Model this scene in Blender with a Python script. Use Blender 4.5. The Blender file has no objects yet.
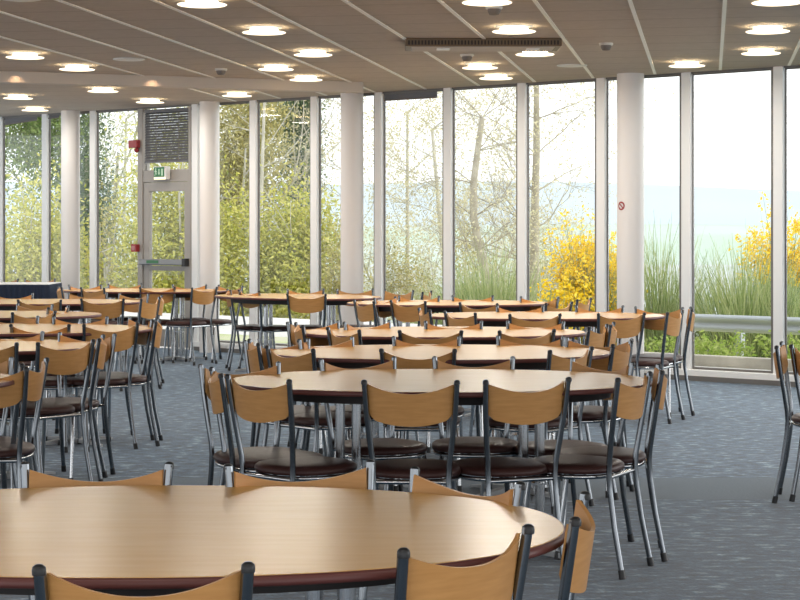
import bpy, bmesh, math, random
from mathutils import Vector, Matrix
random.seed(7)
SC = bpy.context.scene
COL = SC.collection
PI = math.pi
R = math.radians

# ------------------------------------------------------------------ camera
FPX, CX, HY, CAMZ = 1800.0, 400.0, 231.0, 1.36
CEIL = 2.81
cam_d = bpy.data.cameras.new('camera'); cam = bpy.data.objects.new('camera', cam_d); COL.objects.link(cam)
cam.location = (0, 0, CAMZ); cam.rotation_euler = (PI/2, 0, 0)
cam_d.sensor_width = 36; cam_d.lens = 36*FPX/800
cam_d.shift_y = (HY-300)/800.0
cam_d.clip_end = 5000
SC.camera = cam

# ------------------------------------------------------------------ materials
def new_mat(name):
    m = bpy.data.materials.new(name); m.use_nodes = True
    nt = m.node_tree; b = nt.nodes['Principled BSDF']
    return m, nt, b
def plain(name, col, rough=.5, metal=0, spec=.5, coat=0):
    m, nt, b = new_mat(name)
    b.inputs['Base Color'].default_value = (*col, 1); b.inputs['Roughness'].default_value = rough
    b.inputs['Metallic'].default_value = metal; b.inputs['Specular IOR Level'].default_value = spec
    b.inputs['Coat Weight'].default_value = coat
    n = nt.nodes.new('ShaderNodeTexNoise'); n.inputs['Scale'].default_value = 35
    mr = nt.nodes.new('ShaderNodeMapRange'); mr.inputs['To Min'].default_value = max(0, rough-.05); mr.inputs['To Max'].default_value = min(1, rough+.05)
    nt.links.new(n.outputs['Fac'], mr.inputs['Value']); nt.links.new(mr.outputs['Result'], b.inputs['Roughness'])
    return m
def ramp(nt, fac, stops):
    r = nt.nodes.new('ShaderNodeValToRGB'); e = r.color_ramp.elements
    e[0].position, e[0].color = stops[0][0], (*stops[0][1], 1)
    e[1].position, e[1].color = stops[-1][0], (*stops[-1][1], 1)
    for p, c in stops[1:-1]:
        k = e.new(p); k.color = (*c, 1)
    nt.links.new(fac, r.inputs['Fac']); return r
def wood(name, c1, c2, rough, scale=(3, 40, 40), coat=0.0, spec=.5):
    m, nt, b = new_mat(name)
    tc = nt.nodes.new('ShaderNodeTexCoord'); mp = nt.nodes.new('ShaderNodeMapping'); mp.inputs['Scale'].default_value = scale
    nt.links.new(tc.outputs['Object'], mp.inputs['Vector'])
    n = nt.nodes.new('ShaderNodeTexNoise'); n.inputs['Scale'].default_value = 1.6; n.inputs['Detail'].default_value = 5
    nt.links.new(mp.outputs['Vector'], n.inputs['Vector'])
    r = ramp(nt, n.outputs['Fac'], [(.3, c1), (.7, c2)])
    nt.links.new(r.outputs['Color'], b.inputs['Base Color'])
    b.inputs['Roughness'].default_value = rough; b.inputs['Coat Weight'].default_value = coat; b.inputs['Coat Roughness'].default_value = .12
    b.inputs['Specular IOR Level'].default_value = spec
    return m
def emit(name, col, s):
    m = bpy.data.materials.new(name); m.use_nodes = True; nt = m.node_tree
    nt.nodes.remove(nt.nodes['Principled BSDF']); e = nt.nodes.new('ShaderNodeEmission')
    e.inputs['Color'].default_value = (*col, 1); e.inputs['Strength'].default_value = s
    nt.links.new(e.outputs[0], nt.nodes['Material Output'].inputs['Surface']); return m
def leafy(name, cols, trans=.35):
    m, nt, b = new_mat(name)
    g = nt.nodes.new('ShaderNodeNewGeometry')
    n = len(cols); r = ramp(nt, g.outputs['Random Per Island'], [(i/(n-1), c) for i, c in enumerate(cols)])
    d = nt.nodes.new('ShaderNodeBsdfDiffuse'); t = nt.nodes.new('ShaderNodeBsdfTranslucent'); mx = nt.nodes.new('ShaderNodeMixShader')
    mx.inputs[0].default_value = trans
    nt.links.new(r.outputs['Color'], d.inputs['Color']); nt.links.new(r.outputs['Color'], t.inputs['Color'])
    nt.links.new(d.outputs[0], mx.inputs[1]); nt.links.new(t.outputs[0], mx.inputs[2])
    nt.links.new(mx.outputs[0], nt.nodes['Material Output'].inputs['Surface'])
    nt.nodes.remove(b); return m
def noisy(name, stops, scale, rough=.9, stretch=(1, 1, 1), detail=4):
    m, nt, b = new_mat(name)
    tc = nt.nodes.new('ShaderNodeTexCoord'); mp = nt.nodes.new('ShaderNodeMapping'); mp.inputs['Scale'].default_value = stretch
    nt.links.new(tc.outputs['Object'], mp.inputs['Vector'])
    n = nt.nodes.new('ShaderNodeTexNoise'); n.inputs['Scale'].default_value = scale; n.inputs['Detail'].default_value = detail
    nt.links.new(mp.outputs['Vector'], n.inputs['Vector'])
    r = ramp(nt, n.outputs['Fac'], stops); nt.links.new(r.outputs['Color'], b.inputs['Base Color'])
    b.inputs['Roughness'].default_value = rough; b.inputs['Specular IOR Level'].default_value = .2
    return m

M = {}
M['top'] = wood('beech_laminate', (.71, .395, .128), (.75, .432, .15), .25, (3, 22, 10), .0, .38)
M['ply'] = wood('beech_ply', (.54, .262, .082), (.62, .315, .108), .38, (7, 7, 60), .0, .35)
M['edge'] = plain('maroon_edge', (.13, .042, .036), .4, 0, .35)
M['under'] = plain('dark_underside', (.035, .028, .025), .6)
M['chrome'] = plain('chrome', (.55, .56, .57), .16, 1)
M['post'] = plain('chrome_dark_reflection', (.21, .225, .24), .2, 1)  # same chrome, its dark reflections put into the base colour
M['black'] = plain('black_plastic', (.012, .012, .013), .4)
M['vinyl'] = plain('brown_vinyl', (.055, .022, .019), .42, 0, .3)
M['white_metal'] = plain('white_metal', (.93, .935, .93), .4)
M['base_metal'] = plain('pale_grey_metal', (.55, .56, .57), .3, .3)
M['column'] = plain('column_paint', (.84, .81, .79), .5)
M['beam'] = plain('beam_plaster', (.62, .56, .50), .8)
M['tbar'] = plain('white_bar', (.92, .89, .84), .4)
M['frame'] = plain('grey_frame', (.17, .16, .15), .45)
M['door'] = plain('door_metal', (.36, .335, .305), .45)
M['blind'] = plain('slate_blind', (.14, .14, .15), .35)
M['navy'] = plain('navy_cloth', (.012, .022, .05), .8)
M['cloth'] = plain('white_cloth', (.8, .8, .8), .8)
M['bar'] = plain('bar_metal', (.25, .26, .265), .4, .2)
M['plate'] = plain('plate', (.45, .16, .16), .4)
M['red'] = plain('red_plastic', (.35, .03, .035), .4)
M['green'] = plain('sign_green', (.02, .16, .05), .4)
M['sign_white'] = emit('sign_white', (.75, 1, .7), .45)
M['sign_glow'] = emit('sign_glow', (1, .86, .5), 1.3)
M['lamp'] = emit('lamp_glass', (1, .86, .62), 1.5)
M['tube'] = emit('lamp_tube', (1, .72, .36), 16)
M['lamp_off'] = plain('unlit_lamp', (.75, .74, .72), .4)
M['lampring'] = plain('lamp_ring', (.75, .72, .66), .35)
M['unit'] = plain('air_unit', (.16, .105, .06), .5)
M['unit_dark'] = plain('air_unit_slot', (.03, .022, .016), .6)
M['grey_box'] = plain('grey_detector', (.20, .17, .15), .5)
M['bark'] = noisy('pale_bark', [(.3, (.46, .43, .37)), (.7, (.66, .62, .55))], 6)
M['bark_dark'] = noisy('brown_bark', [(.3, (.34, .30, .24)), (.7, (.52, .47, .40))], 6)
M['rail'] = plain('galvanised_rail', (.36, .38, .40), .4, .3)
M['pave'] = noisy('pavement', [(.3, (.55, .53, .50)), (.7, (.66, .64, .61))], 1.5)
M['kerb'] = noisy('kerb_stone', [(.3, (.38, .35, .30)), (.7, (.50, .46, .40))], 5)
M['grass'] = noisy('grass_bank', [(.3, (.38, .42, .18)), (.5, (.50, .50, .28)), (.7, (.55, .50, .36))], .8)
M['valley'] = noisy('valley', [(.3, (.36, .42, .37)), (.5, (.42, .44, .44)), (.7, (.48, .47, .48))], .02, stretch=(1, 1, 1))  # distance haze is mixed into these pale colours, hill and field too
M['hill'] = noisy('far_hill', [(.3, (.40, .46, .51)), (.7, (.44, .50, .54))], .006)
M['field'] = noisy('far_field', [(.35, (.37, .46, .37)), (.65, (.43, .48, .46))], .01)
LEAF = {
 'yellow': leafy('leaf_yellow_green', [(.38, .40, .07), (.62, .58, .14), (.70, .66, .25), (.28, .32, .08)]),
 'olive': leafy('leaf_olive', [(.30, .28, .12), (.52, .46, .20), (.62, .55, .26), (.26, .28, .14)]),
 'tan': leafy('bud_tan', [(.52, .46, .30), (.64, .58, .40), (.70, .64, .46), (.56, .54, .34)]),
 'green': leafy('leaf_green', [(.14, .22, .07), (.24, .34, .10), (.36, .42, .16), (.20, .26, .12)]),
 'dark': leafy('leaf_dark', [(.10, .15, .09), (.17, .24, .13), (.26, .32, .20), (.12, .16, .12)]),
 'pale': leafy('leaf_pale', [(.62, .63, .50), (.74, .72, .58), (.55, .56, .40), (.8, .8, .72)]),
 'broom': leafy('leaf_broom', [(.17, .24, .09), (.34, .41, .17), (.52, .54, .30), (.26, .33, .14)]),
 'gorse': leafy('gorse_flower', [(.80, .54, .02), (.90, .66, .03), (.92, .74, .12), (.76, .48, .02)]),
 'hedge': leafy('leaf_hedge', [(.20, .30, .06), (.34, .44, .10), (.46, .52, .18), (.24, .30, .10)]),
}
# glass
gm = bpy.data.materials.new('window_glass'); gm.use_nodes = True; nt = gm.node_tree; nt.nodes.remove(nt.nodes['Principled BSDF'])
tr = nt.nodes.new('ShaderNodeBsdfTransparent'); tr.inputs[0].default_value = (.97, .985, .98, 1)
gl = nt.nodes.new('ShaderNodeBsdfGlossy'); gl.inputs['Roughness'].default_value = .02
fr = nt.nodes.new('ShaderNodeFresnel'); fr.inputs['IOR'].default_value = 1.2
mx = nt.nodes.new('ShaderNodeMixShader'); nt.links.new(fr.outputs[0], mx.inputs[0]); nt.links.new(tr.outputs[0], mx.inputs[1]); nt.links.new(gl.outputs[0], mx.inputs[2])
nt.links.new(mx.outputs[0], nt.nodes['Material Output'].inputs['Surface']); M['glass'] = gm

# carpet
def carpet():
    m, nt, b = new_mat('blue_carpet'); L = nt.links
    tc = nt.nodes.new('ShaderNodeTexCoord')
    def nz(scale, st, detail=3):
        mp = nt.nodes.new('ShaderNodeMapping'); mp.inputs['Scale'].default_value = st; L.new(tc.outputs['Object'], mp.inputs['Vector'])
        n = nt.nodes.new('ShaderNodeTexNoise'); n.inputs['Scale'].default_value = scale; n.inputs['Detail'].default_value = detail
        L.new(mp.outputs['Vector'], n.inputs['Vector']); return n
    n1 = nz(11, (1, 2.0, 1), 6); r1 = ramp(nt, n1.outputs['Fac'], [(.34, (.006, .028, .060)), (.48, (.022, .070, .135)), (.58, (.058, .135, .225)), (.69, (.32, .44, .52))])
    n2 = nz(60, (1, 1.6, 1), 2); r2 = ramp(nt, n2.outputs['Fac'], [(.35, (.55, .55, .55)), (.65, (1.5, 1.5, 1.5))])
    mu = nt.nodes.new('ShaderNodeMix'); mu.data_type = 'RGBA'; mu.blend_type = 'MULTIPLY'; mu.inputs[0].default_value = 1
    L.new(r1.outputs[0], mu.inputs[6]); L.new(r2.outputs[0], mu.inputs[7])
    # plain walkway strip
    sp = nt.nodes.new('ShaderNodeSeparateXYZ'); L.new(tc.outputs['Object'], sp.inputs[0])
    cmpn = nt.nodes.new('ShaderNodeMath'); cmpn.operation = 'COMPARE'; cmpn.inputs[1].default_value = 9.52; cmpn.inputs[2].default_value = .40
    L.new(sp.outputs['Y'], cmpn.inputs[0])
    m2 = nt.nodes.new('ShaderNodeMix'); m2.data_type = 'RGBA'; L.new(cmpn.outputs[0], m2.inputs[0]); L.new(mu.outputs[2], m2.inputs[6]); m2.inputs[7].default_value = (.036, .082, .128, 1)
    L.new(m2.outputs[2], b.inputs['Base Color']); b.inputs['Roughness'].default_value = .85; b.inputs['Specular IOR Level'].default_value = .3
    b.inputs['Sheen Weight'].default_value = .3; b.inputs['Sheen Roughness'].default_value = .5
    bp = nt.nodes.new('ShaderNodeBump'); bp.inputs['Strength'].default_value = .3; bp.inputs['Distance'].default_value = .01
    L.new(n2.outputs['Fac'], bp.inputs['Height']); L.new(bp.outputs[0], b.inputs['Normal'])
    return m
M['carpet'] = carpet()
TDX = 309/1800.0; TL = math.hypot(TDX, 1); TD = (TDX/TL, 1/TL)       # direction of the ceiling bars
def ceiling_mat():
    m, nt, b = new_mat('ceiling_tile'); L = nt.links
    tc = nt.nodes.new('ShaderNodeTexCoord')
    dt = nt.nodes.new('ShaderNodeVectorMath'); dt.operation = 'DOT_PRODUCT'; dt.inputs[1].default_value = (TD[0], TD[1], 0)
    L.new(tc.outputs['Object'], dt.inputs[0])
    def mth(op, a, b_=None):
        k = nt.nodes.new('ShaderNodeMath'); k.operation = op; L.new(a, k.inputs[0])
        if b_ is not None: k.inputs[1].default_value = b_
        return k.outputs[0]
    f = mth('FRACT', mth('DIVIDE', dt.outputs['Value'], .54))
    line = mth('LESS_THAN', f, .035)
    n = nt.nodes.new('ShaderNodeTexNoise'); n.inputs['Scale'].default_value = 14; L.new(tc.outputs['Object'], n.inputs['Vector'])
    r = ramp(nt, n.outputs['Fac'], [(.3, (.545, .475, .41)), (.7, (.585, .515, .445))])
    mx = nt.nodes.new('ShaderNodeMix'); mx.data_type = 'RGBA'; L.new(line, mx.inputs[0]); L.new(r.outputs[0], mx.inputs[6]); mx.inputs[7].default_value = (.42, .36, .30, 1)
    L.new(mx.outputs[2], b.inputs['Base Color']); b.inputs['Roughness'].default_value = .9; b.inputs['Specular IOR Level'].default_value = .15
    return m
M['ceiling'] = ceiling_mat()

# ------------------------------------------------------------------ mesh builder
class MB:
    def __init__(s): s.v = []; s.f = []; s.sm = []
    def add(s, vs, fs, smooth=False):
        o = len(s.v); s.v += [tuple(v) for v in vs]; s.f += [tuple(i+o for i in f) for f in fs]; s.sm += [smooth]*len(fs); return s
    def box(s, a, b, bev=0):
        bm = bmesh.new(); bmesh.ops.create_cube(bm, size=1)
        for v in bm.verts: v.co = Vector([(a[i]+b[i])/2 + v.co[i]*(b[i]-a[i]) for i in range(3)])
        if bev: bmesh.ops.bevel(bm, geom=list(bm.edges), offset=bev, segments=2, affect='EDGES', profile=.5)
        bm.verts.index_update(); s.add([v.co[:] for v in bm.verts], [[v.index for v in f.verts] for f in bm.faces]); bm.free(); return s
    def tube(s, pts, rad, n=10, caps=True):
        P = [Vector(p) for p in pts]; rr = rad if isinstance(rad, (list, tuple)) else [rad]*len(P)
        vs = []; ref = None
        for i, p in enumerate(P):
            t = (P[min(i+1, len(P)-1)]-P[max(i-1, 0)]).normalized()
            if ref is None: ref = Vector((1, 0, 0)) if abs(t.x) < .8 else Vector((0, 1, 0))
            a = (ref - t*ref.dot(t)).normalized(); ref = a; c = t.cross(a)
            for k in range(n):
                q = 2*PI*k/n; vs.append(p + (a*math.cos(q)+c*math.sin(q))*rr[i])
        fs = [(i*n+k, i*n+(k+1) % n, (i+1)*n+(k+1) % n, (i+1)*n+k) for i in range(len(P)-1) for k in range(n)]
        s.add(vs, fs, True)
        if caps:
            s.add(vs[:n], [tuple(reversed(range(n)))]); s.add(vs[-n:], [tuple(range(n))])
        return s
    def lathe(s, prof, c=(0, 0, 0), n=24, smooth=True):
        vs = [(c[0]+r*math.cos(2*PI*k/n), c[1]+r*math.sin(2*PI*k/n), c[2]+z) for r, z in prof for k in range(n)]
        m = len(prof)
        fs = [(i*n+k, i*n+(k+1) % n, (i+1)*n+(k+1) % n, (i+1)*n+k) for i in range(m-1) for k in range(n)]
        s.add(vs, fs, smooth)
        s.add(vs[:n], [tuple(reversed(range(n)))]); s.add(vs[-n:], [tuple(range(n))])
        return s
    def rings(s, rings, smooth=True, caps=True):
        n = len(rings[0]); vs = [p for r in rings for p in r]
        fs = [(i*n+k, i*n+(k+1) % n, (i+1)*n+(k+1) % n, (i+1)*n+k) for i in range(len(rings)-1) for k in range(n)]
        s.add(vs, fs, smooth)
        if caps: s.add(vs[:n], [tuple(reversed(range(n)))]); s.add(vs[-n:], [tuple(range(n))])
        return s
    def build(s, name, mat, parent=None, loc=None, rz=0):
        me = bpy.data.meshes.new(name); me.from_pydata(s.v, [], s.f); me.update()
        me.polygons.foreach_set('use_smooth', s.sm)
        bm = bmesh.new(); bm.from_mesh(me); bmesh.ops.recalc_face_normals(bm, faces=bm.faces); bm.to_mesh(me); bm.free()
        me.materials.append(mat)
        o = bpy.data.objects.new(name, me); COL.objects.link(o)
        if parent: o.parent = parent
        if loc is not None: o.location = loc
        o.rotation_euler[2] = rz
        return o
def tag(o, label=None, cat=None, group=None, kind=None):
    if label: o['label'] = label
    if cat: o['category'] = cat
    if group: o['group'] = group
    if kind: o['kind'] = kind
    return o
def empty(name, loc=(0, 0, 0), rz=0):
    o = bpy.data.objects.new(name, None); COL.objects.link(o); o.location = loc; o.rotation_euler[2] = rz; o.empty_display_size = .1
    return o
KIDS = {}
def copy_tree(o, parent=None):
    c = o.copy(); COL.objects.link(c)
    if parent: c.parent = parent
    for ch in list(o.children): copy_tree(ch, c)
    return c
def pt(px, Y, py=None):
    return ((px-CX)/FPX*Y, Y, CAMZ+(HY-py)*Y/FPX if py is not None else 0)

# ------------------------------------------------------------------ wall frame
WM = -.83; WN = math.hypot(1, WM); WROT = math.atan2(WM, 1)
WO = Vector((.477, 18.66+WM*.477, 0))
def wall_at(px):
    u = (px-CX)/FPX; x = u*18.66/(1-u*WM); return Vector((x, 18.66+WM*x, 0))
def wloc(X): return Vector((X, 18.66+WM*X, 0))

# ------------------------------------------------------------------ room shell
fl = MB(); A = wloc(-9.5); Bq = wloc(9.5)
fl.add([(-9.5, -2, 0), (9.5, -2, 0), (9.5, Bq.y, 0), (-9.5, A.y, 0)], [(0, 1, 2, 3)])
o = fl.build('floor', M['carpet']); tag(o, kind='structure')
ce = MB(); ce.add([(-9.5, -2, CEIL), (9.5, -2, CEIL), (9.5, Bq.y, CEIL), (-9.5, A.y, CEIL)], [(3, 2, 1, 0)])
ce.add([(-9.5, -2, CEIL+.3), (9.5, -2, CEIL+.3), (9.5, Bq.y+.6, CEIL+.3), (-9.5, A.y+.6, CEIL+.3)], [(0, 1, 2, 3)])
o = ce.build('ceiling', M['ceiling']); tag(o, kind='structure')
TN = 0
def trim(mb, mat, **k):
    global TN
    TN += 1
    return tag(mb.build('trim_%d' % TN, mat, **k), kind='structure')
# ceiling bars
for i in range(-9, 8):
    x0 = 2.04 + .597*i
    def P(Y): return x0 + TDX*(Y-11.3)
    # intersection with wall: Y = 18.66+WM*X
    Yw = (18.66 + WM*(x0-TDX*11.3))/(1-WM*TDX) - .12
    Ys = 4.0
    w = .013
    b = MB(); b.rings([[(P(Y)-w, Y, CEIL), (P(Y)+w, Y, CEIL), (P(Y)+w, Y, CEIL-.008), (P(Y)-w, Y, CEIL-.008)] for Y in (Ys, Yw)], smooth=False)
    trim(b, M['tbar'])
# downstand beam
def bl(x): return 16.95 + .37*(x+1.883)
xa, xb = -7.5, -.36
b = MB(); b.rings([[(x, bl(x), CEIL), (x, bl(x), CEIL-.10), (x, bl(x)+.16, CEIL-.10), (x, bl(x)+.16, CEIL)] for x in (xa, xb)], smooth=False)
trim(b, M['beam'])
# mullions
MX = [-7.92, -7.21, -6.50, -5.79, -5.09, -4.40, -3.708, -3.03, -2.347, -1.635, -.929, -.23, .477, 1.188, 1.898, 2.611, 3.329, 4.04, 4.75, 5.46]
DOORI = 7        # bay between MX[7] and MX[8] holds the door
for i, X in enumerate(MX):
    if i == DOORI: continue
    m = MB(); m.box((-.018, -.040, 0), (.078, .02, CEIL), .004)
    trim(m, M['white_metal'], loc=wloc(X), rz=WROT)
# head and sill rails
uA = (MX[0]-.477)*WN; uB = (MX[-1]-.477)*WN; uD0 = (MX[7]-.477)*WN; uD1 = (MX[8]-.477)*WN
m = MB(); m.box((uA, -.02, CEIL-.016), (uB, .05, CEIL)); trim(m, M['frame'], loc=WO, rz=WROT)
for a, c in ((uA, uD0), (uD1, uB)):
    m = MB(); m.box((a, -.075, 0), (c, .05, .10), .006); trim(m, M['white_metal'], loc=WO, rz=WROT)
    m = MB(); m.box((a, -.085, 0), (c, -.076, .045)); trim(m, M['frame'], loc=WO, rz=WROT)
WNr = 0
for i in range(len(MX)-1):
    if i == DOORI: continue
    WNr += 1
    L = (MX[i+1]-MX[i])*WN
    e = empty('window_%d' % WNr, wloc(MX[i]), WROT); tag(e, kind='structure')
    f = MB(); t = .022; a, c = .079, L-.019; z0, z1 = .10, CEIL-.016
    t = .010; tr_ = .040
    for q in (((a, .0, z0), (a+t, .02, z1)), ((c-tr_, .0, z0), (c, .02, z1)), ((a+t, .0, z0), (c-tr_, .02, z0+.02)), ((a+t, .0, z1-.012), (c-tr_, .02, z1))): f.box(*q)
    f.build('window_frame', M['frame'], e)
    g = MB(); g.box((a+t, .008, z0+.02), (c-tr_, .013, z1-.012)); g.build('pane', M['glass'], e)
# door bay
L = (MX[8]-MX[7])*WN
e = empty('door_1', wloc(MX[7]), WROT); tag(e, kind='structure')
f = MB(); f.box((-.02, -.06, 0), (.065, .06, CEIL-.016), .004); f.box((L-.06, -.05, 0), (L-.019, .06, CEIL-.016), .004)
f.box((.065, -.05, 1.93), (L-.06, .06, 2.07), .004); f.build('door_frame', M['door'], e)
f = MB(); f.box((.065, -.01, 2.07), (L-.06, .01, 2.794)); f.build('pane', M['glass'], e)
lf = MB(); a, c = .068, L-.063; s_ = .095
lf.box((a, -.045, .02), (a+s_, .01, 1.925), .004); lf.box((c-s_*.7, -.045, .02), (c, .01, 1.925), .004)
lf.box((a+s_, -.045, 1.82), (c-s_*.7, .01, 1.925), .004); lf.box((a+s_, -.045, .02), (c-s_*.7, .01, .22), .004); lf.box((a+s_, -.045, .90), (c-s_*.7, .01, .955), .004)
leaf = lf.build('door_leaf', M['door'], e)
g = MB(); g.box((a+s_, -.02, .22), (c-s_*.7, -.012, 1.82)); g.build('pane', M['glass'], leaf)
g = MB(); g.box((a-.01, -.115, .965), (c-.03, -.06, 1.035), .012); g.box((a, -.07, .975), (a+.06, -.04, 1.03)); g.box((c-.09, -.07, .975), (c-.04, -.04, 1.03))
pb = g.build('push_bar', M['bar'], leaf)
g = MB(); g.box((a+.13, -.119, .985), (a+.33, -.115, 1.02)); g.build('bar_label', M['green'], pb)
g = MB(); g.box((c-.035, -.12, .955), (c+.02, -.05, 1.045), .006); g.build('bar_end', M['black'], pb)

# side walls far outside the view are omitted (open hall); columns
def column(px, off, d, label):
    w = wall_at(px); n_in = Vector((WM, -1, 0))/WN
    # slide along the ray so that px stays true
    Y = w.y-off; X = (px-CX)/FPX*Y
    m = MB(); m.lathe([(d/2, 0), (d/2, CEIL)], n=40)
    o = m.build('round_column', M['column'], loc=(X, Y, 0)); return tag(o, kind='structure'), X, Y
column(70.5, .26, .225, ''); column(209.5, .26, .225, ''); column(352, .26, .24, '')
_, c4x, c4y = column(630.5, .26, .25, '')

# ------------------------------------------------------------------ ceiling fittings
LG = MB
def lamp(px, py, lit=True):
    Y = FPX*(CEIL-.035-CAMZ)/(HY-py); X = (px-CX)/FPX*Y
    if lit:
        t = empty('ceiling_light', (X, Y, CEIL))
        g = MB(); g.lathe([(.10, -.035), (.150, -.036), (.156, -.039), (.150, -.043), (.08, -.047), (.01, -.048)], n=28); g.build('diffuser', M['lamp'], t)
        g = MB(); g.lathe([(.085, -.018), (.10, -.018), (.10, -.028), (.085, -.028)], n=24); g.build('lamp_tube', M['tube'], t)
        g = MB(); g.lathe([(.13, 0), (.13, -.006), (.06, -.008), (.06, -.03)], n=24); g.build('ceiling_plate', M['lampring'], t)
    else:
        t = empty('unlit_ceiling_light', (X, Y, CEIL))  # disc of a ceiling light that is off
        g = MB(); g.lathe([(.13, 0), (.135, -.006), (.11, -.012), (.02, -.014)], n=24); g.build('cover', M['lamp_off'], t)
    return t
LL = [(202, 4, 'round warm ceiling light at top edge above the door'), (264, 32, 'round warm ceiling light second below the top edge, left of centre'),
 (313, 54.5, 'round warm ceiling light right of the pair left of centre'), (276, 69, 'round warm ceiling light between dark detector and third column'),
 (306, 79.5, 'round warm ceiling light close to the third column top'), (237, 95.5, 'round warm ceiling light just right of the second column top'),
 (25, 57, 'round warm ceiling light at left edge in front of beam'), (77, 69, 'second round warm ceiling light from left edge, in front of beam'),
 (103, 91, 'round warm ceiling light nearest behind the beam at left'), (18, 98, 'round warm ceiling light at far left edge behind beam'),
 (150, 102, 'round warm ceiling light above the blind over the door'), (35, 110, 'round warm ceiling light hugging the leftmost window head'),
 (487, 2, 'round warm ceiling light at the top edge beside a detector'), (514, 31, 'round warm ceiling light just in front of the air unit'),
 (535, 54, 'round warm ceiling light just behind the air unit right end'), (480, 67.5, 'round warm ceiling light behind the air unit, nearer its centre'),
 (496, 78, 'round warm ceiling light at window head behind the air unit'), (687, 65.5, 'round warm ceiling light directly above a right mullion'),
 (767.7, 31, 'middle of three round warm lights at top right'), (761, 53, 'farthest of three round warm lights at top right'), (777, 2, 'nearest of three round warm lights, at top right corner')]
for px, py, lb in LL: tag(lamp(px, py), lb, 'ceiling light', 'round ceiling lights')
for px, py, lb in ((20, 3.5, 'unlit pale disc on ceiling at top left corner'), (129, 63, 'unlit pale disc on ceiling in front of the beam'), (572, 69, 'unlit pale disc on ceiling between air unit and fourth column')):
    tag(lamp(px, py, False), lb, 'ceiling disc', 'unlit ceiling discs')
def detector(px, py, lb):
    Y = FPX*(CEIL-.03-CAMZ)/(HY-py); X = (px-CX)/FPX*Y
    t = empty('smoke_detector', (X, Y, CEIL)); tag(t, lb, 'smoke detector', 'smoke detectors')
    g = MB(); g.lathe([(.055, 0), (.055, -.014), (.05, -.018)], n=20); g.build('base_plate', M['lampring'], t)
    g = MB(); g.lathe([(.042, -.018), (.042, -.032), (.036, -.044), (.03, -.055), (.01, -.058)], n=20); g.build('sensor_head', M['grey_box'], t)
detector(606, 47, 'dark smoke detector on ceiling left of the fourth column'); detector(221, 72, 'dark smoke detector on ceiling by the beam')
detector(494, 11, 'dark smoke detector beside the top edge ceiling light'); detector(467, 58, 'dark smoke detector behind the air unit')
# air unit
Yu = FPX*(CEIL-.06-CAMZ)/(HY-46.0); ux0 = (405-CX)/FPX*Yu; ux1 = (562-CX)/FPX*Yu
t = empty('ceiling_air_unit', ((ux0+ux1)/2, Yu, CEIL)); tag(t, 'long brown ceiling air unit with slotted front grille', 'air unit')
W_ = (ux1-ux0)/2
g = MB(); g.box((-W_, 0, -.06), (W_, .40, 0), .008); g.build('housing', M['unit'], t)
g = MB(); n_ = 46
for k in range(n_):
    x = -W_+.03+(2*W_-.06)*k/(n_-1); g.box((x-.006, -.005, -.05), (x+.006, .004, -.018))
g.build('front_grille', M['unit_dark'], t)
g = MB(); g.box((-W_+.05, .05, -.066), (W_-.05, .36, -.059), .003); g.build('bottom_panel', M['beam'], t)
for x in (-.30, .38):
    g = MB(); g.box((x-.05, .10, -.075), (x+.05, .2, -.066), .003); g.build('panel_clip', M['white_metal'], t)

# ------------------------------------------------------------------ door fittings
def wthing(name, px, v, lb, cat, grp=None):
    w = wall_at(px); n = Vector((WM, -1, 0))/WN
    # keep px: move along the wall after offset
    p = w + n*v; u = Vector((1, WM, 0))/WN
    for _ in range(6):
        d = px-(CX+FPX*p.x/p.y); p += u*(d*p.y/FPX/u.x*.8)
    t = empty(name, p, WROT); return tag(t, lb, cat, grp)
def zof(py, p): return CAMZ+(HY-py)*p.y/FPX
t = wthing('venetian_blind', 168.5, .03, 'dark slate venetian blind lowered above the glazed door', 'blind')
z0 = zof(162.5, t.location); W_ = .395
sl = MB(); n_ = 20
for k in range(n_):
    z = z0+.03+(2.765-z0-.03)*k/(n_-1); sl.rings([[(x, -.010, z-.0148), (x, .010, z+.0148), (x, .0115, z+.0148), (x, -.0085, z-.0148)] for x in (-W_, W_)], smooth=False)
sl.build('slats', M['blind'], t)
g = MB(); g.box((-W_, -.015, z0), (W_, .015, z0+.018)); g.build('bottom_rail', M['blind'], t)
g = MB(); g.box((-W_, -.018, 2.74), (W_, .018, 2.775)); g.build('head_rail', M['blind'], t)
for x in (-.19, .19):
    g = MB(); g.tube([(x, -.018, z0), (x, -.018, 2.75)], .003, 5); g.build('cord', M['grey_box'], t)
t = wthing('exit_sign', 161, .12, 'lit green emergency exit sign box over the door', 'exit sign')
zc = zof(173.3, t.location)
g = MB(); g.box((-.105, -.02, zc-.075), (.105, .05, zc+.08), .008); g.build('sign_case', M['lamp_off'], t)
g = MB(); g.box((-.095, -.026, zc-.042), (.075, -.021, zc+.07)); face = g.build('sign_face', M['green'], t)
g = MB(); g.box((-.09, -.026, zc-.072), (.098, -.021, zc-.046)); g.build('light_strip', M['sign_glow'], t)
g = MB()   # running figure, arrow, door
def flat(poly, y=-.0275): g.add([(x, y, zc+z) for x, z in poly], [tuple(range(len(poly)))])
flat([(-.06+.011*math.cos(k*PI/4), .05+.011*math.sin(k*PI/4)) for k in range(8)])
flat([(-.072, .036), (-.052, .038), (-.050, .008), (-.066, .006)]); flat([(-.066, .008), (-.052, .008), (-.036, -.012), (-.044, -.018), (-.054, -.002)])
flat([(-.066, .008), (-.058, .004), (-.070, -.028), (-.082, -.026)]); flat([(-.054, .034), (-.036, .016), (-.040, .010), (-.056, .024)]); flat([(-.070, .034), (-.086, .018), (-.082, .012), (-.068, .024)])
flat([(-.014, .05), (.004, .05), (.004, .006), (-.014, .006)]); flat([(-.026, .008), (.016, .008), (-.005, -.026)])
flat([(.032, .052), (.062, .052), (.062, -.028), (.032, -.028)])
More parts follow.
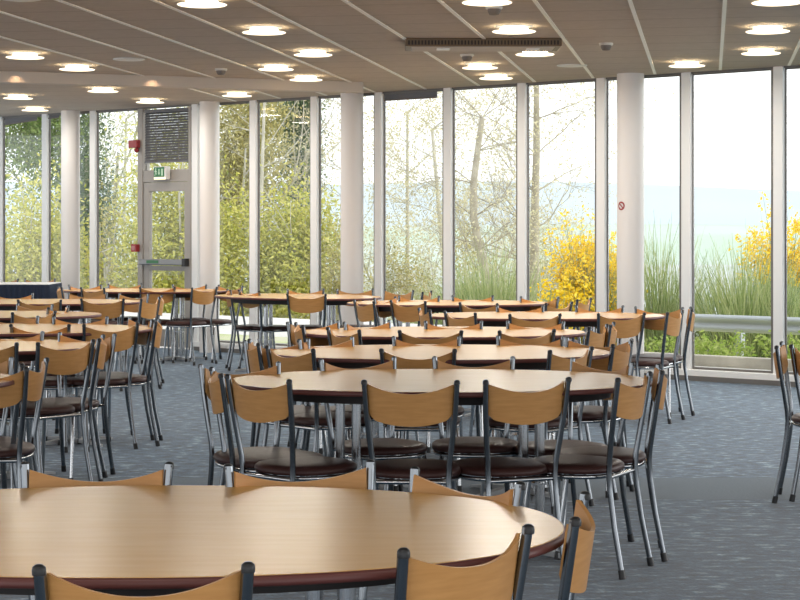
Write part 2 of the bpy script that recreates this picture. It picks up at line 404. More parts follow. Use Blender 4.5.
g.build('pictogram', M['sign_white'], face)
g = MB(); g.box((-.03, .05, zc-.03), (.03, .09, zc+.03)); g.build('wall_bracket', M['door'], t)
t = wthing('alarm_sounder', 134.8, .09, 'red alarm box high on the door jamb', 'alarm')
zc = zof(144, t.location); g = MB(); g.box((-.085, -.03, zc-.045), (.065, .03, zc+.045), .008); g.build('case', M['red'], t)
g = MB(); g.lathe([(.012, -.10), (.028, -.085), (.028, -.065), (.012, -.045)], (.03, 0, zc), 14); g.build('sounder', M['red'], t)
t = wthing('call_point', 135.3, .09, 'small red break glass call point beside the push bar', 'alarm')
zc = zof(248, t.location); g = MB(); g.box((-.045, -.03, zc-.045), (.045, .03, zc+.045), .006); g.build('case', M['red'], t)
g = MB(); g.box((-.028, -.034, zc-.025), (.028, -.029, zc+.025)); g.build('glass_plate', M['plate'], t)
# roller blinds at window heads
def rblind(xa_, xb_, ya_, yb_, lb):
    wa, wb = wall_at(xa_), wall_at(xb_); n = Vector((WM, -1, 0))/WN*.012
    za, zb = zof(ya_, wa), zof(yb_, wb)
    t = empty('roller_blind', wa+n); tag(t, lb, 'blind', 'short window head blinds')
    d = wb-wa
    g = MB(); g.rings([[(0, 0, za), (0, 0, CEIL-.03), (n.x*.3, n.y*.3, CEIL-.03), (n.x*.3, n.y*.3, za)], [(d.x, d.y, zb), (d.x, d.y, CEIL-.03), (d.x+n.x*.3, d.y+n.y*.3, CEIL-.03), (d.x+n.x*.3, d.y+n.y*.3, zb)]], smooth=False); g.build('fabric', M['blind'], t)
    g = MB(); g.tube([(n.x, n.y, za), (d.x+n.x, d.y+n.y, zb)], .008, 8); g.build('bottom_bar', M['grey_box'], t)
rblind(386, 438, 100.5, 97.5, 'dark roller blind barely lowered right of the third column')
rblind(364, 372, 94, 93.5, 'dark blind end showing just right of the third column')
rblind(6, 38, 125, 120, 'dark sagging blind at the leftmost window head'); rblind(50, 60, 118.5, 117.5, 'dark blind end left of the first column')
# no smoking sign on the fourth column
t = empty('no_smoking_sign', (c4x, c4y, 1.36+(231-206)*c4y/FPX)); tag(t, 'small round no smoking sticker on the fourth column', 'sign')
g = MB(); r_ = .1275
def cyl(px_, pz): # wrap on the column
    a = -PI/2 - R(49) + px_/r_; return (r_*math.cos(a), r_*math.sin(a), pz)
N_ = 20
g.add([cyl(.04*math.cos(2*PI*k/N_), .04*math.sin(2*PI*k/N_)) for k in range(N_)], [tuple(range(N_))]); g.build('disc', M['lamp_off'], t)
g = MB(); r_ = .129
vs = [cyl(q*math.cos(2*PI*k/N_), q*math.sin(2*PI*k/N_)) for k in range(N_) for q in (.026, .040)]
g.add(vs, [(2*k, 2*k+1, (2*k+3) % (2*N_), (2*k+2) % (2*N_)) for k in range(N_)])
g.add([cyl(-.024, .016), cyl(-.016, .024), cyl(.024, -.016), cyl(.016, -.024)], [(0, 1, 2, 3)]); g.build('red_ring', M['red'], t)

# ------------------------------------------------------------------ chair
def make_chair():
    root = empty('dining_chair')
    # plywood back, bent and dished
    nu, nz_ = 24, 8; hw = .166; th = .0085
    def ypost(z): return -.19 - .05*max(0, min(1, (z-.44)/.34))
    outer = []; inner = []
    for i in range(nu+1):
        u = -1+2*i/nu
        dip = .036*(1-u*u); topz = .772-dip
        e = max(0, (abs(u)-.80)/.20); botz = .640-.030*(1-u*u) + .030*e*e
        ro = []; ri = []
        for k in range(nz_+1):
            z = botz+(topz-botz)*k/nz_
            y = ypost(z) - .046*(1-abs(u)**2.2) + .008
            nx = u*.5; ro.append((u*hw, y, z)); ri.append((u*hw*(1-.02), y+th, z))
        outer.append(ro); inner.append(ri)
    vs = []; idx = {}
    for s_, G in (('o', outer), ('i', inner)):
        for i in range(nu+1):
            for k in range(nz_+1): idx[s_, i, k] = len(vs); vs.append(G[i][k])
    fs = []
    for i in range(nu):
        for k in range(nz_):
            fs.append((idx['o', i, k], idx['o', i+1, k], idx['o', i+1, k+1], idx['o', i, k+1]))
            fs.append((idx['i', i, k], idx['i', i, k+1], idx['i', i+1, k+1], idx['i', i+1, k]))
        for k in (0, nz_): fs.append((idx['o', i, k], idx['o', i+1, k], idx['i', i+1, k], idx['i', i, k]))
    for i in (0, nu):
        for k in range(nz_): fs.append((idx['o', i, k], idx['o', i, k+1], idx['i', i, k+1], idx['i', i, k]))
    m = MB(); m.add(vs, fs, True); bk = m.build('backrest', M['ply'], root)
    md = bk.modifiers.new('edge', 'EDGE_SPLIT'); md.split_angle = R(50)
    # seat pad
    def outline(sc, z, n=40):
        out = []
        for k in range(n):
            a = 2*PI*k/n; c, s_ = math.cos(a), math.sin(a); p = 2/2.35
            x = .197*abs(c)**p*(1 if c > 0 else -1); y = .197*abs(s_)**p*(1 if s_ > 0 else -1)
            x *= 1+.05*(y/.197)
            out.append((x*sc, .015+y*sc, z))
        return out
    m = MB(); m.rings([outline(.90, .398), outline(.985, .401), outline(1.0, .410), outline(.99, .421), outline(.93, .430), outline(.80, .4345), outline(.55, .4365), outline(.2, .437)])
    m.build('seat', M['vinyl'], root)
    m = MB(); ring = outline(.93, .388, 32); m.tube(ring+[ring[0]], .009, 8, False)
    m.tube([(-.145, -.185, .388), (.145, -.185, .388)], .009, 8); m.build('seat_frame', M['chrome'], root)
    for s_ in (-1, 1):
        m = MB(); path = [(.178, -.240, .783), (.170, -.222, .66), (.158, -.204, .54), (.148, -.193, .46), (.145, -.190, .41), (.146, -.195, .34), (.151, -.215, .20), (.160, -.252, .012)]
        m.tube([(s_*x, y, z) for x, y, z in path], .0115, 10); lg = m.build('rear_leg', M['post'], root)
        m = MB(); m.lathe([(.0119, -.008), (.0124, 0), (.0112, .006), (.0065, .0098), (.002, .0108)], (s_*.1785, -.241, .779), 12); m.build('end_cap', M['black'], lg)
        m = MB(); m.tube([(s_*.1585, -.247, .035), (s_*.161, -.254, .0)], [.0135, .0145], 10); m.build('rubber_foot', M['black'], lg)
        m = MB(); path = [(.150, .10, .392), (.152, .135, .385), (.154, .148, .355), (.160, .165, .20), (.166, .187, .012)]
        m.tube([(s_*x, y, z) for x, y, z in path], .0105, 10); lg = m.build('front_leg', M['chrome'], root)
        m = MB(); m.tube([(s_*.165, .184, .035), (s_*.1665, .188, .0)], [.0125, .0135], 10); m.build('rubber_foot', M['black'], lg)
    return root
CHAIR = make_chair(); used = [False]
def chair(px, py, yaw, label):
    Y = FPX*(CAMZ-.790)/(py-HY); X = (px-CX)/FPX*Y
    a = R(yaw); fx, fy = math.sin(a), math.cos(a)
    o = CHAIR if not used[0] else copy_tree(CHAIR); used[0] = True
    o.location = (X+fx*.24, Y+fy*.24, 0); o.rotation_euler = (0, 0, -a)
    tag(o, label, 'chair', 'beech backed dining chairs'); return o

# ------------------------------------------------------------------ table
def make_table():
    root = empty('dining_table'); A_, B_, N_ = .885, .595, 80
    def out(off, z):
        r = []
        for k in range(N_):
            a = 2*PI*k/N_; c, s_ = math.cos(a), math.sin(a); p = 2/2.15
            r.append((math.copysign((A_+off)*abs(c)**p, c), math.copysign((B_+off)*abs(s_)**p, s_), z))
        return r
    m = MB(); m.rings([out(-.006, .718), out(-.004, .7335), out(-.007, .735)], smooth=False); m.build('tabletop', M['top'], root)
    m = MB(); ra = [out(-.004, .714), out(.001, .716), out(.002, .722), out(0, .731), out(-.0045, .7342), out(-.012, .730)]
    m.rings(ra, caps=False); m.build('edge_band', M['edge'], root)
    m = MB(); m.rings([out(-.012, .7175), out(-.012, .7145)], smooth=False); m.rings([out(-.16, .7145), out(-.17, .668)], smooth=False); m.build('underframe', M['under'], root)
    for s_ in (-1, 1):
        m = MB()
        for dx, dy in ((-.034, -.034), (.034, -.034), (-.034, .034), (.034, .034)): m.tube([(s_*.385+dx, dy, .03), (s_*.385+dx, dy, .70)], .019, 12)
        m.box((s_*.385-.06, -.06, .30), (s_*.385+.06, .06, .308)); pd = m.build('pedestal', M['chrome'], root)
        m = MB()
        for k in range(4):
            a = PI/4+k*PI/2; c, q = math.cos(a), math.sin(a)
            m.rings([[(s_*.385+c*d-q*w, q*d+c*w, z0), (s_*.385+c*d+q*w, q*d-c*w, z0), (s_*.385+c*d+q*w, q*d-c*w, z1), (s_*.385+c*d-q*w, q*d+c*w, z1)] for d, w, z0, z1 in ((.0, .026, .012, .04), (.12, .024, .01, .034), (.26, .017, .006, .02), (.30, .014, .0, .014))], smooth=False)
        m.build('star_base', M['base_metal'], pd)
    return root
TABLE = make_table(); tused = [False]
def table(x, y, rot, label):
    o = TABLE if not tused[0] else copy_tree(TABLE); tused[0] = True
    o.location = (x, y, 0); o.rotation_euler = (0, 0, R(rot)); tag(o, label, 'table', 'oval dining tables')
table(-.533, 3.835, 0, 'large oval beech table filling the bottom left foreground')
table(.168, 7.57, 0, 'oval beech table nearest beyond the aisle, centre of picture')
table(.207, 9.34, 0, 'oval beech table second beyond the aisle in centre column')
table(.268, 11.2, 0, 'oval table third beyond the aisle in centre column')
table(1.08, 13.4, 0, 'oval table in front of the fourth column at right')
table(.42, 15.75, 0, 'farthest oval table of centre column below the bare trees')
table(-.99, 17.3, -35, 'slanted oval table by the windows at the third column')
table(-2.505, 7.57, 0, 'oval table cut by left frame edge, nearest beyond aisle')
table(-2.53, 9.85, 0, 'oval table second from aisle at left edge')
table(-2.48, 11.55, 0, 'oval table third from aisle in left column')
table(-3.14, 13.55, 0, 'oval table fourth from aisle in left column')
table(-3.19, 16.0, 0, 'oval table fifth from aisle, in front of navy skirted table')
table(-2.71, 19.05, -10, 'oval table standing by the glazed door')
table(3.02, 9.3, 0, 'oval table just beyond the right frame edge')

TP = {'T1': 'the big foreground table', 'T2': 'the centre table nearest beyond the aisle', 'T3': 'the second centre table beyond the aisle', 'T4': 'the third centre table beyond the aisle',
 'T5': 'the table before the fourth column', 'T6': 'the farthest centre table', 'T7': 'the slanted table near the third column', 'L0': 'the nearest left table beyond the aisle',
 'L1': 'the second left table beyond aisle', 'L2': 'the third left table beyond aisle', 'L3': 'the fourth left table beyond aisle', 'L4': 'the table before navy skirting', 'L5': 'the table by the door',
 'R3': 'the table beyond right edge', 'B': 'the navy skirted table'}
KP = {'nl': 'beech chair turned right at near left of', 'nm': 'beech chair back square to us, near side of', 'nr': 'beech chair turned left, near side of', 'er': 'beech chair angled at right end of',
 'es': 'beech chair side-on, outermost at right end of', 'el': 'beech chair side-on at left end of', 'ef': 'beech chair facing in from far left corner of', 'fl': 'beech chair facing us left on far side of',
 'fm': 'beech chair facing us mid far side of', 'fr': 'beech chair turned left, far right of', 'n2': 'beech chair second along near side of', 'f0': 'beech chair leftmost facing us behind'}
CH = [
 # centre table beyond aisle
 ('T2', 'nl', 258, 376.3, 43), ('T2', 'nm', 410.5, 379.6, 3), ('T2', 'nr', 527.5, 378, -22), ('T2', 'er', 634, 374, -62), ('T2', 'es', 660, 366.5, -84),
 ('T2', 'el', 216.5, 369.7, 78), ('T2', 'ef', 240, 362.5, 155), ('T2', 'fl', 358, 357.3, 156), ('T2', 'fm', 473.7, 356, 180), ('T2', 'fr', 602, 359.3, -131),
 # second
 ('T3', 'nl', 290, 346.5, 47), ('T3', 'nm', 418, 348.2, 4), ('T3', 'nr', 571, 347.8, -50), ('T3', 'er', 622, 341.8, -68), ('T3', 'el', 254, 340.5, 78), ('T3', 'ef', 277, 339, 155),
 ('T3', 'fl', 326, 337.5, 140), ('T3', 'fm', 426.5, 335.8, 180), ('T3', 'n2', 530.5, 335.5, -170), ('T3', 'fr', 599, 337.5, -158),
 # third
 ('T4', 'nl', 343.5, 328, 57), ('T4', 'nm', 430.5, 329.8, 4), ('T4', 'nr', 527, 329.3, -24), ('T4', 'er', 598, 325, -66), ('T4', 'es', 612, 323, -80), ('T4', 'el', 299.5, 323.3, 80), ('T4', 'ef', 313, 320.8, 150),
 ('T4', 'fl', 367, 320.5, 142), ('T4', 'fm', 453.5, 320.5, 180), ('T4', 'n2', 535.5, 320.5, -172),
 # before fourth column
 ('T5', 'nl', 460, 311.5, 55), ('T5', 'nm', 535, 313.5, -10), ('T5', 'nr', 621.5, 312.5, -20), ('T5', 'er', 675, 311, -64), ('T5', 'es', 691, 307.5, -82), ('T5', 'el', 424.5, 308.3, 78),
 ('T5', 'fl', 520, 305, 178), ('T5', 'fm', 599.5, 305.2, -175), ('T5', 'fr', 659, 306.5, -160),
 # farthest centre
 ('T6', 'nl', 478.5, 302.5, 36), ('T6', 'nr', 559, 302, -50), ('T6', 'er', 584, 298.3, -66), ('T6', 'el', 364, 300, 62), ('T6', 'n2', 408, 300.3, 38), ('T6', 'fm', 472.7, 295, 180), ('T6', 'fr', 539.5, 296.5, -150), ('T6', 'ef', 385, 296.8, 120), ('T6', 'fl', 419, 295.3, -172),
 # slanted window table
 ('T7', 'nm', 306.5, 293.5, 10), ('T7', 'nl', 249, 289.7, 52), ('T7', 'el', 229, 289, 80), ('T7', 'fl', 305.5, 288.3, 178), ('T7', 'fm', 355, 288.3, 170), ('T7', 'fr', 399, 289.5, -140), ('T7', 'es', 427, 291, -76),
 # by the door
 ('L5', 'nr', 204.5, 287, -52), ('L5', 'nm', 157.5, 286.5, -14), ('L5', 'fm', 189.5, 284, 172), ('L5', 'fl', 125, 283.2, 172), ('L5', 'el', 60, 286.5, 74), ('L5', 'nl', 92.5, 287.3, 40), ('L5', 'es', 230.5, 285, -140), ('L5', 'f0', 85, 284.3, 150),
 # before navy skirting
 ('L4', 'nm', 102.5, 298.2, 0), ('L4', 'n2', 39.5, 299.3, 0), ('L4', 'er', 150.5, 297.8, -72), ('L4', 'es', 160.5, 295.5, -94), ('L4', 'fm', 87.5, 292, 178), ('L4', 'fr', 134, 293, -145), ('L4', 'fl', 13, 293, 172),
 # fourth left
 ('L3', 'er', 58.5, 306, -76), ('L3', 'nr', 34, 311, -45), ('L3', 'fr', 35, 303.5, -150),
 # third left
 ('L2', 'nm', 40, 323.8, 0), ('L2', 'nr', 111, 323, -32), ('L2', 'es', 157.5, 320, -94), ('L2', 'fm', 80.5, 316, 178), ('L2', 'fr', 141, 317.7, -122), ('L2', 'fl', 11, 315.5, 175),
 # second left
 ('L1', 'nr', 66, 340.3, -48), ('L1', 'nm', -18, 342, 0), ('L1', 'es', 101, 336, -96), ('L1', 'fr', 87, 332.5, -158), ('L1', 'fm', 11, 331, 178),
 # nearest left
 ('L0', 'nr', -17, 367, -8), ('L0', 'es', 34.5, 360, -84), ('L0', 'fm', -28, 356.5, 178),
 # foreground
 ('T1', 'fl', 97, 461.5, 180), ('T1', 'fm', 300, 461.5, 167), ('T1', 'fr', 466, 473.5, -132), ('T1', 'nm', 144, 562.5, -4), ('T1', 'nr', 468, 535, -47), ('T1', 'es', 580, 503, -81),
 # right edge
 ('R3', 'el', 779.5, 343.2, 106), ('R3', 'nl', 817, 346, 58),
 # behind navy table
 ('B', 'fm', 40, 278.3, 178), ('B', 'fl', 3, 278.3, 178),
]
for tb, k, px, py, yaw in CH: chair(px, py, yaw, KP[k]+' '+TP[tb])

# navy skirted buffet table
t = empty('buffet_table', (-4.80, 20.6, 0), 0); tag(t, 'buffet table with white top and pleated navy skirt at left windows', 'table')
g = MB(); g.box((-.85, -.38, .74), (.85, .38, .765), .006); g.build('tabletop', M['cloth'], t)
g = MB(); ring_ = []
per = []
for k in range(130): per.append((-.85+1.7*k/130, -.38, 0, -1))
for k in range(56): per.append((.85, -.38+.76*k/56, 1, 0))
for k in range(130): per.append((.85-1.7*k/130, .38, 0, 1))
for k in range(56): per.append((-.85, .38-.76*k/56, -1, 0))
def sk(z, amp, off): return [(x+nx*(off+amp*math.sin(i*PI/2.5)), y+ny*(off+amp*math.sin(i*PI/2.5)), z) for i, (x, y, nx, ny) in enumerate(per)]
g.rings([sk(.01, .026, .04), sk(.4, .020, .03), sk(.70, .007, .014), sk(.757, .004, .010)], caps=False); g.build('skirt', M['navy'], t)

# ------------------------------------------------------------------ outdoors
g = MB(); c0 = [(-40, wloc(-40).y+.08), (14, wloc(14).y+.08)]
n_out = Vector((-WM, 1, 0))/WN
def off(X, d):
    p = wloc(X)+n_out*d; return (p.x, p.y)
def strip(name, d0, d1, z0, z1, mat, x0=-26, x1=16, cuts=1):
    m = MB(); a0, a1, b0, b1 = off(x0, d0), off(x1, d0), off(x0, d1), off(x1, d1)
    m.add([(*a0, z0), (*a1, z0), (*b1, z1), (*b0, z1)], [(0, 1, 2, 3)]); o = m.build(name, mat); tag(o, kind='structure'); return o
strip('outdoor_pavement', .05, 1.75, -.01, -.02, M['pave'])
strip('outdoor_bank', 1.85, 9, .05, -.9, M['grass'], -40, 30)
strip('outdoor_path', 1.7, 5.2, .06, .06, M['pave'], -26, -.6)
strip('outdoor_slope', 9, 60, -.9, -12, M['grass'], -120, 90)
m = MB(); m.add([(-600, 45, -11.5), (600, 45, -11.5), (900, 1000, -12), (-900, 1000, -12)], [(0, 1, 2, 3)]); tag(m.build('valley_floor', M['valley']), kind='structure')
def hill(name, Y, base, prof, mat, depth):
    m = MB(); n = 60; rows = []
    for j, (dy, k) in enumerate(((0, 0), (.35, .55), (.7, .9), (1, 1))):
        rows.append([(-900+1800*i/n, Y+dy*depth, base+(prof(-900+1800*i/n)-base)*k) for i in range(n+1)])
    vs = [p for r in rows for p in r]; W_ = n+1
    m.add(vs, [(j*W_+i, j*W_+i+1, (j+1)*W_+i+1, (j+1)*W_+i) for j in range(3) for i in range(n)], True); tag(m.build(name, mat), kind='structure')
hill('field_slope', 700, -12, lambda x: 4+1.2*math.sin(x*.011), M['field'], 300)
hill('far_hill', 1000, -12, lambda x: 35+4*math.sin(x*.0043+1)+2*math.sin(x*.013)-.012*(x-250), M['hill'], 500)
# kerb
m = MB(); a0, a1 = off(-.6, 1.75), off(16, 1.75)
m.box((0, 0, -.05), (16.6*WN, .12, .09), .01); tag(m.build('kerb', M['kerb'], loc=(*a0, 0), rz=WROT), 'low concrete kerb beyond the windows', 'kerb')
# guard rail
a0 = off(1.2, 3.3); t = empty('guard_rail', (*a0, 0), WROT); tag(t, 'galvanised guard rail outside the right windows', 'guard rail')
m = MB(); L = 12
pf = [(0, .24), (-.03, .255), (-.045, .28), (-.03, .305), (0, .325), (0, .345), (-.03, .365), (-.045, .39), (-.03, .415), (0, .43)]
vs = [(x, y, z) for x in (0, L) for y, z in pf] + [(x, y+.006, z) for x in (0, L) for y, z in pf]; n = len(pf)
m.add(vs, [(k, k+1, n+k+1, n+k) for k in range(n-1)]+[(2*n+k, 3*n+k, 3*n+k+1, 2*n+k+1) for k in range(n-1)], True); m.build('rail_beam', M['rail'], t)
for k in range(6):
    m = MB(); m.box((.5+k*2.1, .01, -.4), (.58+k*2.1, .1, .40)); m.build('rail_post', M['rail'], t)

def leaves(m, c, rad, n, size, clumps=14, flat_=1.0):
    cs = []
    for _ in range(clumps):
        while True:
            p = Vector((random.uniform(-1, 1), random.uniform(-1, 1), random.uniform(-1, 1)))
            if p.length < 1: break
        cs.append(p)
    vs = []; fs = []
    for i in range(n):
        q = random.choice(cs); s_ = .30
        p = Vector((q.x+random.gauss(0, s_), q.y+random.gauss(0, s_), q.z+random.gauss(0, s_)))
        P = Vector((c[0]+p.x*rad[0], c[1]+p.y*rad[1], c[2]+p.z*rad[2]))
        a = Vector((random.gauss(0, 1), random.gauss(0, 1), random.gauss(0, 1))).normalized(); b = a.orthogonal().normalized()
        s1 = size*random.uniform(.6, 1.3); o = len(vs)
        vs += [P-a*s1, P+b*s1*.5, P+a*s1, P-b*s1*.5]; fs.append((o, o+1, o+2, o+3))
    m.add(vs, fs); return m
def branchy(m, p, d, length, rad, depth, spread=.6, bend=.25, kids=3, tips=None, up=.15):
    pts = [p]; rr = [rad]; n = 5; q = Vector(p); dd = Vector(d).normalized()
    for i in range(n):
        dd = (dd + Vector((random.gauss(0, bend), random.gauss(0, bend), random.gauss(0, bend)+up*.2))*.5).normalized()
        q = q + dd*(length/n); pts.append(tuple(q)); rr.append(rad*(1-.5*(i+1)/n))
    m.tube(pts, rr, 5 if depth < 3 else 7, False)
    if depth > 0:
        for k in range(kids):
            i = random.randint(2, n); dv = (dd + Vector((random.gauss(0, spread), random.gauss(0, spread), random.gauss(0, spread)+up))).normalized()
            branchy(m, pts[i], dv, length*random.uniform(.5, .8), rr[i]*.62, depth-1, spread, bend, kids, tips, up)
    elif tips is not None: tips.append(tuple(q))
    return m
def leafy_tree(name, px, Y, zlo, zhi, rx, mat, n, size, label, cat='tree', clumps=16):
    x = (px-CX)/FPX*Y; t = empty(name, (x, Y, -1.0)); tag(t, label, cat, 'greenery outside the windows')
    m = MB(); leaves(m, (0, 0, (zlo+zhi)/2+1), (rx, rx*.8, (zhi-zlo)/2), n, size, clumps); m.build('foliage', LEAF[mat], t)
    m = MB(); h = zhi+1
    branchy(m, (0, 0, 0), (0.03, 0, 1), h*.62, .07, 2, .5, .12, 3); m.build('trunk', M['bark'], t)
leafy_tree('evergreen_tree', 12, 36, 2.0, 5.4, 1.25, 'green', 18200, 0.043, 'green tree filling upper leftmost window')
leafy_tree('leafy_bush', 34, 31, -1.0, 2.0, .75, 'yellow', 14300, 0.041, 'yellow green bush low in the leftmost window', 'bush')
leafy_tree('evergreen_tree', 74, 36, -1, 5.2, .7, 'dark', 15600, 0.043, 'dark green tree behind the first column')
leafy_tree('pale_tree', 116, 38, -1, 5.5, .75, 'pale', 6760, 0.035, 'pale thin tree left of the glazed door')
leafy_tree('leafy_bush', 112, 33, -1, 1.9, .5, 'olive', 4420, 0.035, 'olive bush low in window left of door', 'bush')
leafy_tree('leafy_bush', 168, 31, -1, 3.0, .75, 'yellow', 14300, 0.041, 'yellow green bush seen through the door', 'bush')
leafy_tree('leafy_tree', 235, 35, .8, 5.2, .8, 'olive', 14560, 0.041, 'olive leaved tree right of the second column')
leafy_tree('leafy_bush', 238, 31, -1, 1.6, .75, 'yellow', 10920, 0.041, 'yellow bush low right of the second column', 'bush')
leafy_tree('conifer_tree', 295, 37, 1.8, 5.4, .55, 'dark', 9880, 0.043, 'dark conifer between second and third columns')
leafy_tree('leafy_tree', 270, 35.5, 1.2, 5.2, .5, 'olive', 5720, 0.038, 'thin olive tree left of the dark conifer')
leafy_tree('leafy_bush', 300, 31, -1, 1.6, .7, 'yellow', 13520, 0.041, 'yellow green bush below the dark conifer', 'bush')
leafy_tree('leafy_bush', 338, 30, -1, 1.1, .4, 'olive', 4680, 0.035, 'small olive bush left of the third column', 'bush')
for px, Y, zl, zh, rx, mt, n, sz, lb in (
 (368, 33, -1, 1.0, .5, 'pale', 3900, 0.029, 'pale scrub bush right of the third column'), (404, 33, -1, .9, .55, 'olive', 3900, 0.029, 'olive scrub bush under the short roller blind'),
 (432, 35, -1, 1.3, .5, 'pale', 3640, 0.029, 'pale scrub bush left of the thick dark mullion'), (470, 34, -1, 1.5, .6, 'olive', 4940, 0.029, 'olive scrub behind the curving bare trunk'),
 (512, 35, -1, 1.6, .6, 'pale', 4940, 0.029, 'pale scrub right of the curving bare trunk'), (545, 36, -1, 1.5, .6, 'olive', 4940, 0.029, 'olive scrub bush behind the straight bare tree'),
 (580, 36, -1, 1.5, .6, 'pale', 4160, 0.029, 'pale scrub behind the big gorse bush')):
    leafy_tree('scrub_bush', px, Y, zl, zh, rx, mt, n, sz, lb, 'bush')
def bare_tree(px, Y, h, lean, rad, label, kids=4, depth=4, leafn=900, mat='bark'):
    leafn *= 3
    x = (px-CX)/FPX*Y; t = empty('bare_tree', (x, Y, -1.2)); tag(t, label, 'tree', 'bare trees outside the windows')
    m = MB(); tips = []
    q = Vector((0, 0, 0)); pts = [tuple(q)]; rr = [rad*1.15]
    for i in range(8):
        q = q + Vector((lean[min(i, len(lean)-1)], random.uniform(-.03, .03), h/8)); pts.append(tuple(q)); rr.append(rad*(1-.07*i))
    m.tube(pts, rr, 9, True)
    for i in range(2, 9):
        for _ in range(3 if i < 8 else 5):
            s_ = random.choice((-1, 1)); branchy(m, pts[i], (s_*random.uniform(.6, 1), random.uniform(-.5, .5), random.uniform(.15, .9)), random.uniform(.7, 1.35), max(.009, rr[i]*.20), depth-1, .5, .3, kids, tips, .12)
    m.build('trunk', M[mat], t)
    f = MB(); vs = []; fs = []
    for _ in range(leafn):
        p = Vector(random.choice(tips))+Vector((random.gauss(0, .09), random.gauss(0, .09), random.gauss(0, .09)))
        a = Vector((random.gauss(0, 1), random.gauss(0, 1), random.gauss(0, 1))).normalized(); b_ = a.orthogonal().normalized(); s1 = random.uniform(.015, .035); o = len(vs)
        vs += [p-a*s1, p+b_*s1*.6, p+a*s1, p-b_*s1*.6]; fs.append((o, o+1, o+2, o+3))
    f.add(vs, fs); f.build('spring_buds', LEAF['tan'], t)
bare_tree(504, 31, 4.5, [-.03, -.09, -.15, -.16, -.10, .0, .07, .08], .095, 'curving bare trunk left of the central mullions', 5, 4, 1800, 'bark_dark')
bare_tree(534, 32, 5.2, [.0, .0, .01, .0, .01, .02, .0, .0], .10, 'straight bare tree behind the gorse bush', 5, 4, 1800, 'bark_dark')
bare_tree(345, 36, 5.0, [.0, .02, .02, .0], .06, 'slim bare tree behind the third column', 3, 4, 1200)
bare_tree(452, 36, 4.6, [-.05, -.05, -.05], .06, 'slim bare tree with branches across the blind window', 4, 4, 1500)
bare_tree(405, 37, 5.0, [.03, .02, .0], .05, 'slim bare tree in the middle of the roller blind window', 3, 4, 1200)
bare_tree(122, 39, 5.0, [.01], .05, 'pale bare sapling in window left of door', 3, 3, 500)
bare_tree(256, 34, 5.0, [.02], .05, 'slim pale trunk among olive trees', 2, 2, 300)
def broom(px, Y, zb, h, wid, n, label, flowers=0, mat='broom', name='broom_shrub', curve=.5, fsz=.028, fz=.15):
    x = (px-CX)/FPX*Y; t = empty(name, (x, Y, zb)); tag(t, label, 'shrub', 'shrubs outside the windows')
    m = MB(); vs = []; fs = []; tip = []
    for _ in range(n):
        a = random.uniform(0, 2*PI); r0 = random.random()**.6; L_ = h*random.uniform(.55, 1)*(1-.25*r0)
        p = Vector((math.cos(a)*r0*wid*.35, math.sin(a)*r0*wid*.35, random.uniform(0, .35)*h*.6)); d = Vector((math.cos(a)*r0*curve, math.sin(a)*r0*curve, 1)).normalized()
        side = Vector((random.uniform(-1, 1), random.uniform(-1, 1), 0)).normalized()*.009
        pr = None
        for k in range(4):
            w = side*(1-k/3.6); o = len(vs); vs += [p-w, p+w]
            if k: fs.append((o-2, o-1, o+1, o))
            tip.append((p.copy(), k)); d = (d+Vector((random.gauss(0, .12), random.gauss(0, .12), 0))).normalized(); p = p+d*(L_*.65/3)
    m.add(vs, fs); m.build('stems', LEAF[mat], t)
    if flowers:
        cand = [p for p, k in tip if p.z > h*fz]; vs = []; fs = []; f = MB()
        for _ in range(flowers):
            p = random.choice(cand)+Vector((random.gauss(0, .03), random.gauss(0, .03), random.gauss(0, .04)))
            a = Vector((random.gauss(0, 1), random.gauss(0, 1), random.gauss(0, 1))).normalized(); b_ = a.orthogonal().normalized(); s1 = fsz*random.uniform(.6, 1.3); o = len(vs)
            vs += [p-a*s1, p+b_*s1*.8, p+a*s1, p-b_*s1*.8]; fs.append((o, o+1, o+2, o+3))
        f.add(vs, fs); f.build('flowers', LEAF['gorse'], t)
broom(493, 26, -.7, 2.6, 1.3, 1100, 'green broom shrub below the curving bare trunk')
broom(455, 27, -.7, 2.1, 1.2, 700, 'smaller green broom shrub beside the central mullion')
broom(588, 24, -.6, 2.75, .42, 700, 'yellow flowering gorse bush left of the fourth column', 12000, name='gorse_bush', fsz=.026, curve=.15)
broom(571, 23.6, -.6, 1.9, .4, 350, 'lower yellow gorse bush at foot of the big one', 5000, name='gorse_bush', fsz=.024, curve=.22)
broom(609, 25, -.6, 2.3, .5, 300, 'small gorse bush half hidden by the fourth column', 3500, name='gorse_bush', fsz=.024, curve=.2)
broom(659, 24, -.6, 2.9, 1.0, 620, 'tall green broom shrub right of the fourth column', curve=.4)
broom(750, 23, -.5, 2.5, 1.3, 800, 'wide green broom shrub behind the guard rail')
broom(724, 23.8, -.5, 1.9, .8, 380, 'low green broom shrub at left of the guard rail gap')
broom(784, 24.6, -.5, 2.9, .7, 420, 'orange yellow gorse bush behind the right mullion', 4200, name='gorse_bush', fz=.4, fsz=.024, curve=.16)
broom(806, 22.5, -.5, 2.0, .9, 500, 'green broom shrub cut by the right frame edge')
m = MB()
for k in range(60):
    p = off(1.2+k*.11, 2.45+random.uniform(-.35, .35)); leaves(m, (p[0], p[1], .10), (.14, .14, .16), 120, .03, 6)
tag(m.build('low_hedge', LEAF['hedge']), 'low clipped green hedge beyond the kerb', 'hedge', kind='stuff')

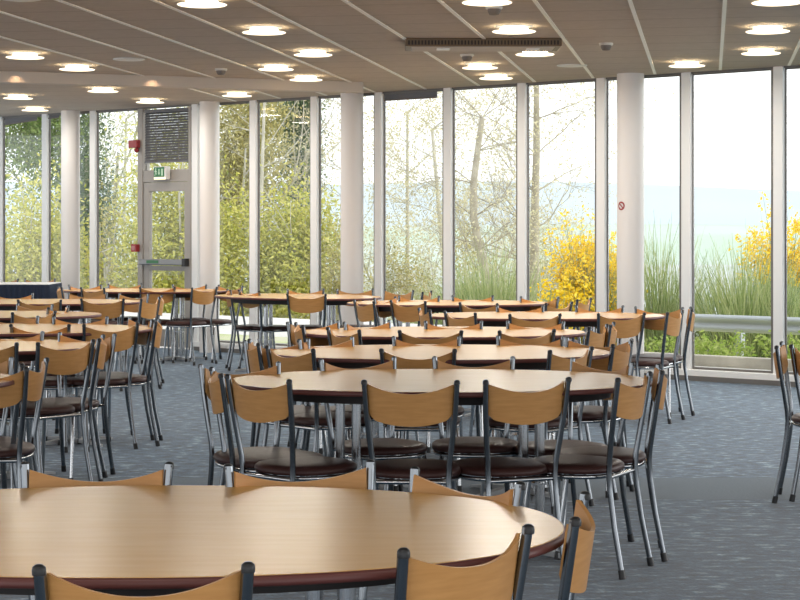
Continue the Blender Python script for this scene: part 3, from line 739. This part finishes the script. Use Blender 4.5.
# ------------------------------------------------------------------ light
ld = bpy.data.lights.new('downlight_and_fill', 'AREA'); ld.shape = 'DISK'; ld.size = .3; ld.energy = 6.5; ld.color = (1, .93, .84)
spots = []
for px, py, lb in LL:
    Y = FPX*(CEIL-.035-CAMZ)/(HY-py); spots.append(((px-CX)/FPX*Y, Y))
for y in (2.2, 9.7):  # unseen rows added as fill light, no fittings modelled for them
    for x in (-4.8, -2.4, 0, 2.4, 4.8): spots.append((x+.17*y-1, y))
sl_ = bpy.data.lights.new('wall_washer', 'SPOT'); sl_.energy = .7; sl_.color = (1, .62, .36); sl_.spot_size = R(120); sl_.spot_blend = .35; sl_.shadow_soft_size = .03
for px in (18, 154):
    u = (px-CX)/FPX; Y = (16.95+.37*1.883)/(1-.37*u); o = bpy.data.objects.new('wall_washer', sl_); COL.objects.link(o); o.location = (u*Y, Y-.055, CEIL-.014)
for k, (x, y) in enumerate(spots):
    o = bpy.data.objects.new('downlight_and_fill', ld); COL.objects.link(o); o.location = (x, y, CEIL-.09)
w = bpy.data.worlds.new('overcast'); SC.world = w; w.use_nodes = True; nt = w.node_tree
bg = nt.nodes['Background']; tc = nt.nodes.new('ShaderNodeTexCoord'); sp = nt.nodes.new('ShaderNodeSeparateXYZ'); nt.links.new(tc.outputs['Generated'], sp.inputs[0])
r = ramp(nt, sp.outputs['Z'], [(0.0, (.90, .95, 1.0)), (.12, (1, 1, 1)), (1.0, (.95, .98, 1.0))]); nt.links.new(r.outputs[0], bg.inputs[0]); bg.inputs[1].default_value = 1.25
sd = bpy.data.lights.new('sun', 'SUN'); sd.energy = 1.3; sd.angle = R(65); so = bpy.data.objects.new('sun', sd); COL.objects.link(so)
so.rotation_euler = Vector((-.85, -.12, -.45)).to_track_quat('-Z', 'Y').to_euler()

SC.view_settings.view_transform = 'Standard'; SC.view_settings.look = 'None'; SC.view_settings.exposure = 0.65; SC.view_settings.gamma = 1
SC.cycles.use_denoising = True
SC.cycles.max_bounces = 7; SC.cycles.transparent_max_bounces = 12; SC.cycles.caustics_reflective = False; SC.cycles.sample_clamp_indirect = 6
